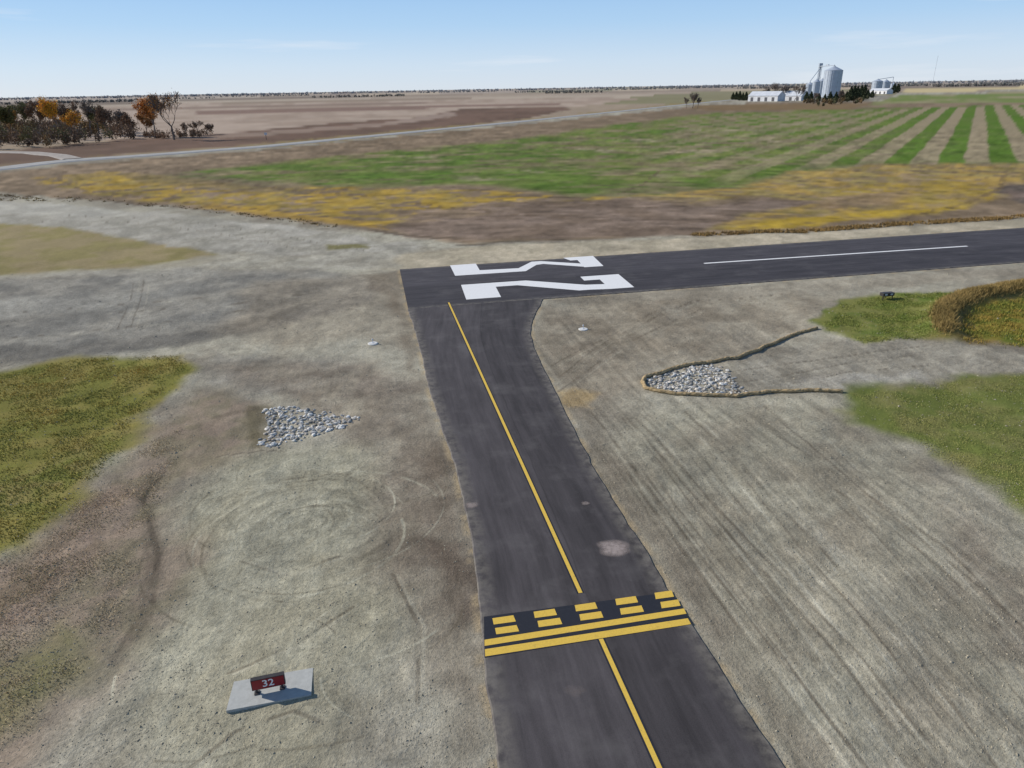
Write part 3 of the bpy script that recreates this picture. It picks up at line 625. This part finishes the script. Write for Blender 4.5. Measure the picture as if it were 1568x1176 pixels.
T("bare_shrub",285,208,188,RUS,600,37,1.1,0.16,twig=.035)
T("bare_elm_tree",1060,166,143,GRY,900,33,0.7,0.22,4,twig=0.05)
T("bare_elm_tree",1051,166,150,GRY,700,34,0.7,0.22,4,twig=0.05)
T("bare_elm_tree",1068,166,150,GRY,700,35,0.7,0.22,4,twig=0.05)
def thicket(name,P,n,h,cols,seed,leafs,k=60,flatk=1.3,sh=.55):
    rs=np.random.RandomState(seed); q=inpoly(P,n,rs); hh=h*rs.uniform(.45,1.1,n)
    pal=np.array([lin(c) for c in cols]); ci=rs.randint(0,len(pal),n)
    u=rs.normal(0,1,(n,k,3)); u/=np.linalg.norm(u,axis=2)[...,None]; u*=rs.uniform(.35,1,(n,k,1))
    c=np.stack([q[:,0:1]+u[...,0]*hh[:,None]*.42,q[:,1:2]+u[...,1]*hh[:,None]*.42,(0.5+0.5*u[...,2])*hh[:,None]],-1)
    tri=c[:,:,None,:]+rs.normal(0,leafs,(n,k,3,3))*np.array([1,1,flatk])
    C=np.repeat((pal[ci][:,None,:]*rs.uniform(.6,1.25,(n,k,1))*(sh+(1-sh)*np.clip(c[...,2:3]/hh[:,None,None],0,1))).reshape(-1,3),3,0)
    return mesh_np(name,tri.reshape(-1,3),np.arange(n*k*3).reshape(-1,3),mat_leaf,colr=C)
thicket("shrub_thicket",GP([(-200,220),(-100,206),(40,198),(160,198),(222,204),(225,213),(130,222),(60,228),(-200,238)]),330,8.5,[(132,110,92),(140,116,96),(120,102,86),(124,116,80),(156,126,88)],41,0.30,k=160,sh=.7)
thicket("shrub_thicket",GP([(215,208),(300,205),(330,206),(300,212),(230,214)]),60,3.6,[(150,120,94),(134,108,86)],42,0.2,k=80,sh=.75)
# farm
kb=NT("galvanised_steel"); tc=kb.n("ShaderNodeTexCoord").outputs["Object"]
wv=kb.n("ShaderNodeTexWave",bands_direction='Z'); wv.inputs["Scale"].default_value=0.35; wv.inputs["Distortion"].default_value=0; kb.l(tc,wv.inputs["Vector"])
f=kb.math('MULTIPLY',kb.mr(wv.outputs["Fac"],0,1,0.82,1.05),kb.mr(kb.noise(tc,0.3),0.3,0.7,0.88,1.1))
kb.l(kb.mulc((0.46,0.51,0.58),f),kb.b.inputs["Base Color"]); kb.b.inputs["Metallic"].default_value=0.25; kb.b.inputs["Roughness"].default_value=0.5
mat_steel=kb.m
mat_shed=simple("white_metal_siding",(0.68,0.68,0.69),0.6,0.2,0.1); mat_roof=simple("grey_metal_roof",(0.56,0.58,0.61),0.5,0.2,0.12); mat_door=simple("dark_door",(0.12,0.12,0.13),0.6)
def prim(verts,faces,mat,name,parent,smooth=False):
    me=bpy.data.meshes.new(name); me.from_pydata([tuple(map(float,v)) for v in verts],[],faces); me.update(); me.materials.append(mat)
    for p in me.polygons: p.use_smooth=smooth
    o=bpy.data.objects.new(name,me); scene.collection.objects.link(o); o.parent=parent; return o
def lathe(prof,n,mat,name,parent):
    V=[];F=[]
    for r,z in prof:
        for j in range(n): V.append((r*math.cos(2*math.pi*j/n),r*math.sin(2*math.pi*j/n),z))
    for i in range(len(prof)-1):
        for j in range(n): F.append((i*n+j,i*n+(j+1)%n,(i+1)*n+(j+1)%n,(i+1)*n+j))
    return prim(V,F,mat,name,parent,False)
def box(c,s,mat,name,parent,rot=None):
    x,y,z=[q/2 for q in s]; V=[(a*x,b*y,c2*z) for c2 in (-1,1) for a,b in ((-1,-1),(1,-1),(1,1),(-1,1))]
    o=prim(V,[(3,2,1,0),(4,5,6,7),(0,1,5,4),(1,2,6,5),(2,3,7,6),(3,0,4,7)],mat,name,parent); o.location=c
    if rot: o.rotation_euler=rot
    return o
def empty(name,xy,rz=0,z=0):
    e=bpy.data.objects.new(name,None); scene.collection.objects.link(e); e.location=(xy[0],xy[1],z); e.rotation_euler=(0,0,rz); return e
def tubeobj(a,b,r,mat,name,parent,k=6):
    A_=Acc(); A_.tube(np.array(a,float),np.array(b,float),r,r,k); return prim(A_.V,A_.F,mat,name,parent)
def gbin(u,vb,wpx,ve,vt):
    s=ppm(u,vb); e=empty("grain_bin",G(u,vb)); r=wpx/2/s; he=(vb-ve)/s; ht=(vb-vt)/s
    lathe([(r,0),(r,he)],32,mat_steel,"wall",e)
    lathe([(r*1.02,he-.1),(r*1.02,he+0.15),(r*0.12,ht-0.6),(r*0.12,ht),(0.01,ht+.2)],32,mat_steel,"roof",e)
    for j in range(16):
        a=2*math.pi*(j+.5)/16; tubeobj((r*1.01*math.cos(a),r*1.01*math.sin(a),0),(r*1.01*math.cos(a),r*1.01*math.sin(a),he),0.12,mat_steel,"stiffener",e,3)
    box((r+.3,0,he/2),(.5,.8,he),mat_roof,"ladder",e)
    return e,r,he,ht
b1=gbin(1271,149,26,111.5,105)
gbin(1237.5,149,11,131,127); gbin(1247,150,11,127.5,123); gbin(1256,147,10,126,122)
gbin(1341,143,15,126,122.5); gbin(1354,142,12,127,123); gbin(1366,141,8,130,127)
s=ppm(1250,148); e=empty("grain_elevator_leg",G(1250,148)); ht=(148-101)/s
for i,(x,y) in enumerate(((-1.6,-1.6),(1.6,-1.6),(1.6,1.6),(-1.6,1.6))): tubeobj((x,y,0),(x,y,ht*0.93),0.28,mat_steel,f"post_{i}",e,4)
nb=9
for i in range(nb):
    z0=ht*.93*i/nb; z1=ht*.93*(i+1)/nb
    for x0,y0,x1,y1 in ((-1.6,-1.6,1.6,-1.6),(1.6,-1.6,1.6,1.6),(1.6,1.6,-1.6,1.6),(-1.6,1.6,-1.6,-1.6)): tubeobj((x0,y0,z0),(x1,y1,z1),0.13,mat_steel,"brace",e,3)
tubeobj((0,0,0),(0,0,ht*.98),0.8,mat_steel,"casing",e,6); box((0,0,ht*.96),(5,4,3),mat_steel,"head",e); box((0,0,ht*.88),(6,6,.4),mat_roof,"platform",e)
d=G(1271,149)-G(1250,148); tubeobj((0,0,ht*.9),(d[0],d[1],b1[3]+.8),0.6,mat_steel,"spout",e)
box((d[0]/2,d[1]/2,b1[3]+2.2),(abs(d[0])*1.5,1.4,1.2),mat_steel,"catwalk",e,(0,0,math.atan2(d[1],d[0])))
d=G(1237.5,149)-G(1250,148); tubeobj((0,0,ht*.85),(d[0],d[1],(149-127)/s),0.5,mat_steel,"spout_small",e)
s2=ppm(1356,142)
e=empty("grain_conveyor",G(1356,142)); tubeobj((-18,0,(142-123)/s2),(10,0,(142-120)/s2),0.5,mat_steel,"tube",e); tubeobj((10,0,0),(10,0,(142-120)/s2),0.5,mat_steel,"mast",e)
def shed(name,u0,u1,vb,ve,vr,depth):
    a,b=G(u0,vb),G(u1,vb); s=ppm((u0+u1)/2,vb); c=(a+b)/2; L=np.linalg.norm(b-a); e=empty(name,c,math.atan2(b[1]-a[1],b[0]-a[0]))
    he=(vb-ve)/s; hr=(vb-vr)/s; x=L/2;y=depth/2
    prim([(-x,-y,0),(x,-y,0),(x,y,0),(-x,y,0),(-x,-y,he),(x,-y,he),(x,y,he),(-x,y,he),(-x,0,hr),(x,0,hr)],[(0,1,5,4),(2,3,7,6),(1,2,6,9,5),(3,0,4,8,7)],mat_shed,"walls",e)
    prim([(-x-.4,-y-.5,he-.1),(x+.4,-y-.5,he-.1),(x+.4,0,hr+.15),(-x-.4,0,hr+.15),(-x-.4,y+.5,he-.1),(x+.4,y+.5,he-.1)],[(0,1,2,3),(3,2,5,4)],mat_roof,"roof",e)
    for i in range(int(L//9)): box((-x+5+i*9,-y-.03,he*.38),(3.4,.1,he*.7),mat_door,f"door_{i}",e)
shed("machine_shed",1151,1196,155,147,141,18); shed("machine_shed",1199,1232,154,147,140,18); shed("farm_workshop",1335,1362,144,139,136,14)
def spruce_mesh(seed):
    rs=np.random.RandomState(seed); n=3200; z=rs.rand(n)**0.9; prof=np.minimum((1-z)*0.62,0.36)*(0.5+0.5*np.clip(z*6,0,1)); r=prof*(0.75+0.18*np.sin(z*34+rs.rand()*6)+rs.uniform(-.25,.25,n)); a=rs.uniform(0,2*np.pi,n); rad=r*np.sqrt(rs.uniform(.3,1,n))
    c=np.stack([np.cos(a)*rad,np.sin(a)*rad,0.04+z*.93],-1); tri=c[:,None]+rs.normal(0,0.026,(n,3,3)); t=rs.uniform(.5,1.3,(n,1)); C=lin((66,74,54))[None]*t
    o=mesh_np("needles",tri.reshape(-1,3),np.arange(3*n).reshape(-1,3),mat_leaf,colr=np.repeat(C,3,0),coll=False); A_=Acc(); A_.tube(np.array([0,0,-.01]),np.array([0,0,.93]),.02,.004,5)
    o2=mesh_np("trunk",np.array(A_.V),np.array(A_.F),mat_bark,coll=False)
    out=[("needles",o.data),("trunk",o2.data)]; bpy.data.objects.remove(o);bpy.data.objects.remove(o2); return out
SP=[spruce_mesh(s) for s in (1,2,3)]
rs=np.random.RandomState(5)
for u,vb,vt in [(1122,153,141),(1127,153,139),(1132,154,140),(1137,154,141),(1142,154,140),(1147,153,143),(1234,156,142),(1241,156,141),(1253,156,142),(1262,157,143),(1270,157,141),(1279,156,139),(1288,156,140),(1295,155,140),(1301,155,136),(1306,154,133),(1311,153,130),(1317,152,129),(1322,152,131),(1328,151,136),(1335,150,138),(1368,143,127),(1374,142,129)]:
    place_tree("spruce_tree",SP[rs.randint(3)],G(u,vb),rs.rand()*6,htree(u,vb,vt)*rs.uniform(.85,1.1))
for i,(u,vb,vt) in enumerate([(1172,153,134),(1186,154,128),(1196,154,132),(1206,154,130),(1216,155,133),(1225,154,131),(1247,157,143),(1284,157,140)]):
    T("bare_elm_tree",u,vb,vt,GRY,900,60+i,0.8,0.25,4,twig=0.08)
thicket("farmyard_shrubs",GP([(1225,158),(1240,155),(1330,152),(1320,158),(1250,165)]),60,5.5,[(104,104,76),(140,116,82),(120,106,84)],44,0.4,k=80)
# distant tree rows
def hv(u): return 136-0.0178*(u-784)
def trow(u0,u1,dist,h,n,seed,cols,depth=60):
    def at(u,D):
        d=ray(u,hv(u)); q=np.array([d[0],d[1]]); return q/np.linalg.norm(q)*D
    a,b=at(u0,dist),at(u1,dist*1.02); t=(b-a)/np.linalg.norm(b-a); q=np.array([-t[1],t[0]])*depth/2
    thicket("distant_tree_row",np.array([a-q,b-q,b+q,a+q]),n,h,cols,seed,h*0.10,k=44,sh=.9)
rows=[(-60,200,2600,10,170),(205,330,3600,9,45),(330,480,4500,10,60),(478,620,2700,9,90),(640,760,5200,12,80),(780,900,3600,10,70),(835,925,2700,11,50),(925,1050,4600,12,90),(1040,1130,5200,14,60),(1128,1240,3600,12,80),(1290,1430,3600,12,90),(1430,1568,3000,12,100),(1500,1700,4200,14,90),(-100,500,7000,19,260),(480,1100,7400,18,280),(1000,1700,7000,20,300),(0,700,11000,25,300),(700,1600,11000,26,330)]
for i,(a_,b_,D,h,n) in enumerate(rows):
    f=min(1,D/7000.0)*.8; c=[tuple(np.array(q)*(1-f)+np.array((164,172,184))*f) for q in ((104,102,90),(124,112,98),(110,104,88))]  # row colours blended toward blue-grey by distance: haze painted into the foliage
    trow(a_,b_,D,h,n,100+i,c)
thicket("autumn_tree_clump",np.array([G(525,142.5)+np.array([dx,dy]) for dx,dy in ((-30,-14),(30,-14),(30,14),(-30,14))]),16,9,[(206,150,86),(176,126,84)],150,0.9,k=60)
pb=G(1428,128.5); sm=ppm(1428,128.5); e=empty("radio_mast",pb); hm=(128.5-89)/sm; mm=simple("mast_steel",(0.5,0.48,0.48))
for i in range(3):
    a=2*math.pi*i/3; tubeobj((1.0*math.cos(a),1.0*math.sin(a),0),(.6*math.cos(a),.6*math.sin(a),hm),0.2,mm,f"leg_{i}",e,3)
for i in range(30):
    a=2*math.pi*i/3; b_=2*math.pi*(i+1)/3; z0=hm*i/30;z1=hm*(i+1)/30; tubeobj((.9*math.cos(a),.9*math.sin(a),z0),(.9*math.cos(b_),.9*math.sin(b_),z1),.15,mm,"lattice",e,3)
# ---------------------------------------------------------------- airfield furniture
mat_conc=simple("concrete",(0.42,0.42,0.39),0.9,6,0.1,0.004)
pad=GP([(359,1047.5),(480,1026),(477,1067.5),(347,1092)])
e=empty("runway_location_sign",pad.mean(0)); L=pad-pad.mean(0)
V=[(p[0],p[1],-.1) for p in L]+[(p[0],p[1],.11) for p in L]
prim(V,[(4,5,6,7)]+[(i,(i+1)%4,4+(i+1)%4,4+i) for i in range(4)],mat_conc,"concrete_pad",e)
a,b=G(390,1066),G(438,1056); c=(a+b)/2-pad.mean(0); an=math.atan2(b[1]-a[1],b[0]-a[0]); Ls=np.linalg.norm(b-a)*1.06
sg=bpy.data.objects.new("sign_body",None); scene.collection.objects.link(sg); sg.parent=e; sg.location=(c[0],c[1],.11); sg.rotation_euler=(0,0,an)
mat_red=simple("sign_red_face",(0.26,0.014,0.018),0.5,3,0.08,spec=.4); mat_frame=simple("sign_frame",(0.05,0.045,0.045),0.5)
box((0,0,.42),(Ls,.16,.44),mat_frame,"housing",sg); box((0,-.083,.42),(Ls-.05,.004,.39),mat_red,"face",sg)
for i,x in enumerate((-Ls*.38,Ls*.38)): box((x,0,.11),(.06,.06,.2),mat_frame,f"leg_{i}",sg); box((x,0,.015),(.18,.18,.03),mat_frame,f"flange_{i}",sg)
cu=bpy.data.curves.new("numerals",'FONT'); cu.body="32"; cu.size=0.40; cu.align_x='CENTER'; cu.align_y='CENTER'; cu.extrude=0.002; cu.offset=0.004
cu.materials.append(simple("sign_white",(0.8,0.8,0.8),.5,3,.03)); o=bpy.data.objects.new("numerals",cu); scene.collection.objects.link(o); o.parent=sg; o.location=(0,-.089,.42); o.rotation_euler=(math.pi/2,0,0)
mpc=simple("pale_concrete",(0.62,.61,.58),.9,5,.1)
def edge_light(u,v):
    p=G(u,v); z=float(hfun(np.array([p[0]]),np.array([p[1]]))[0]); e=empty("taxiway_edge_light",p,0,z)
    lathe([(0.01,.075),(.36,.07),(.40,.05),(.42,-.1)],24,mpc,"concrete_base",e)
    lathe([(.12,.075),(.12,.09),(.025,.10),(.025,.30),(.06,.31),(.07,.36),(.05,.42),(.01,.44)],12,mat_roof,"lamp_stem",e)
edge_light(571,527); edge_light(893,503)
p=G(1357,458); e=empty("approach_light_unit",p,math.radians(12))
box((0,0,.5),(1.2,.5,.3),mat_frame,"housing",e); box((-.3,-.26,.52),(.25,.03,.16),mat_roof,"lens_1",e); box((.3,-.26,.52),(.25,.03,.16),mat_roof,"lens_2",e)
for i,(x,y) in enumerate(((-.5,-.15),(.5,-.15),(0,.2))): box((x,y,.17),(.06,.06,.4),mat_frame,f"leg_{i}",e)
p=G(408,214); e=empty("road_sign",p); box((0,0,1.2),(.15,.15,2.4),mat_frame,"post",e); box((0,-.1,2.5),(1.2,.06,1.0),mat_shed,"panel",e)

# ---------------------------------------------------------------- light
AZ=math.radians(-72); EL=math.radians(30)
sdv=Vector((math.sin(AZ)*math.cos(EL),math.cos(AZ)*math.cos(EL),math.sin(EL)))
sl=bpy.data.lights.new("sun","SUN"); sl.energy=5.0; sl.angle=math.radians(0.5); sl.color=(1.0,0.945,0.865); so=bpy.data.objects.new("sun",sl); scene.collection.objects.link(so)
so.rotation_euler=sdv.to_track_quat('Z','Y').to_euler()
w=bpy.data.worlds.new("World"); scene.world=w; w.use_nodes=True; nt=w.node_tree; bg=nt.nodes["Background"]; Ln=nt.links.new
sky=nt.nodes.new("ShaderNodeTexSky"); sky.sky_type='NISHITA'; sky.sun_disc=False; sky.sun_elevation=EL; sky.sun_rotation=AZ%(2*math.pi); sky.air_density=1.0; sky.dust_density=0.3; sky.ozone_density=3.0; sky.altitude=300
tc=nt.nodes.new("ShaderNodeTexCoord"); sx=nt.nodes.new("ShaderNodeSeparateXYZ"); Ln(tc.outputs["Generated"],sx.inputs[0])
rp=nt.nodes.new("ShaderNodeValToRGB"); Ln(sx.outputs[2],rp.inputs[0]); el=rp.color_ramp.elements
el[0].position=0.0; el[0].color=(0.70,0.79,0.90,1); el[1].position=1.0; el[1].color=(0.09,0.16,0.32,1)
for ps,cc in ((0.03,(0.62,0.76,0.93)),(0.075,(0.44,0.66,0.93)),(0.14,(0.30,0.54,0.89)),(0.25,(0.20,0.36,0.64)),(0.45,(0.12,0.22,0.42))):
    q=el.new(ps); q.color=(*cc,1)
sc_=nt.nodes.new("ShaderNodeVectorMath"); sc_.operation='SCALE'; Ln(rp.outputs[0],sc_.inputs[0]); sc_.inputs["Scale"].default_value=10.0
ms=nt.nodes.new("ShaderNodeMix"); ms.data_type='RGBA'; ms.inputs[0].default_value=0.86; Ln(sky.outputs[0],ms.inputs[6]); Ln(sc_.outputs[0],ms.inputs[7])
mp=nt.nodes.new("ShaderNodeMapping"); mp.inputs["Scale"].default_value=(2.2,2.2,26); Ln(tc.outputs["Generated"],mp.inputs[0])
nz=nt.nodes.new("ShaderNodeTexNoise"); nz.inputs["Scale"].default_value=1.6; nz.inputs["Detail"].default_value=6; Ln(mp.outputs[0],nz.inputs[0])
mr=nt.nodes.new("ShaderNodeMapRange"); Ln(nz.outputs["Fac"],mr.inputs[0]); mr.inputs[1].default_value=0.60; mr.inputs[2].default_value=0.80; mr.inputs[3].default_value=0; mr.inputs[4].default_value=0.6
mx=nt.nodes.new("ShaderNodeMix"); mx.data_type='RGBA'; Ln(mr.outputs[0],mx.inputs[0]); Ln(ms.outputs[2],mx.inputs[6]); mx.inputs[7].default_value=(8.5,8.8,9.3,1)
Ln(mx.outputs[2],bg.inputs[0]); bg.inputs[1].default_value=0.10
scene.view_settings.view_transform='Standard'; scene.view_settings.look='None'; scene.view_settings.exposure=0; scene.view_settings.gamma=1
print("objects",len(bpy.data.objects))
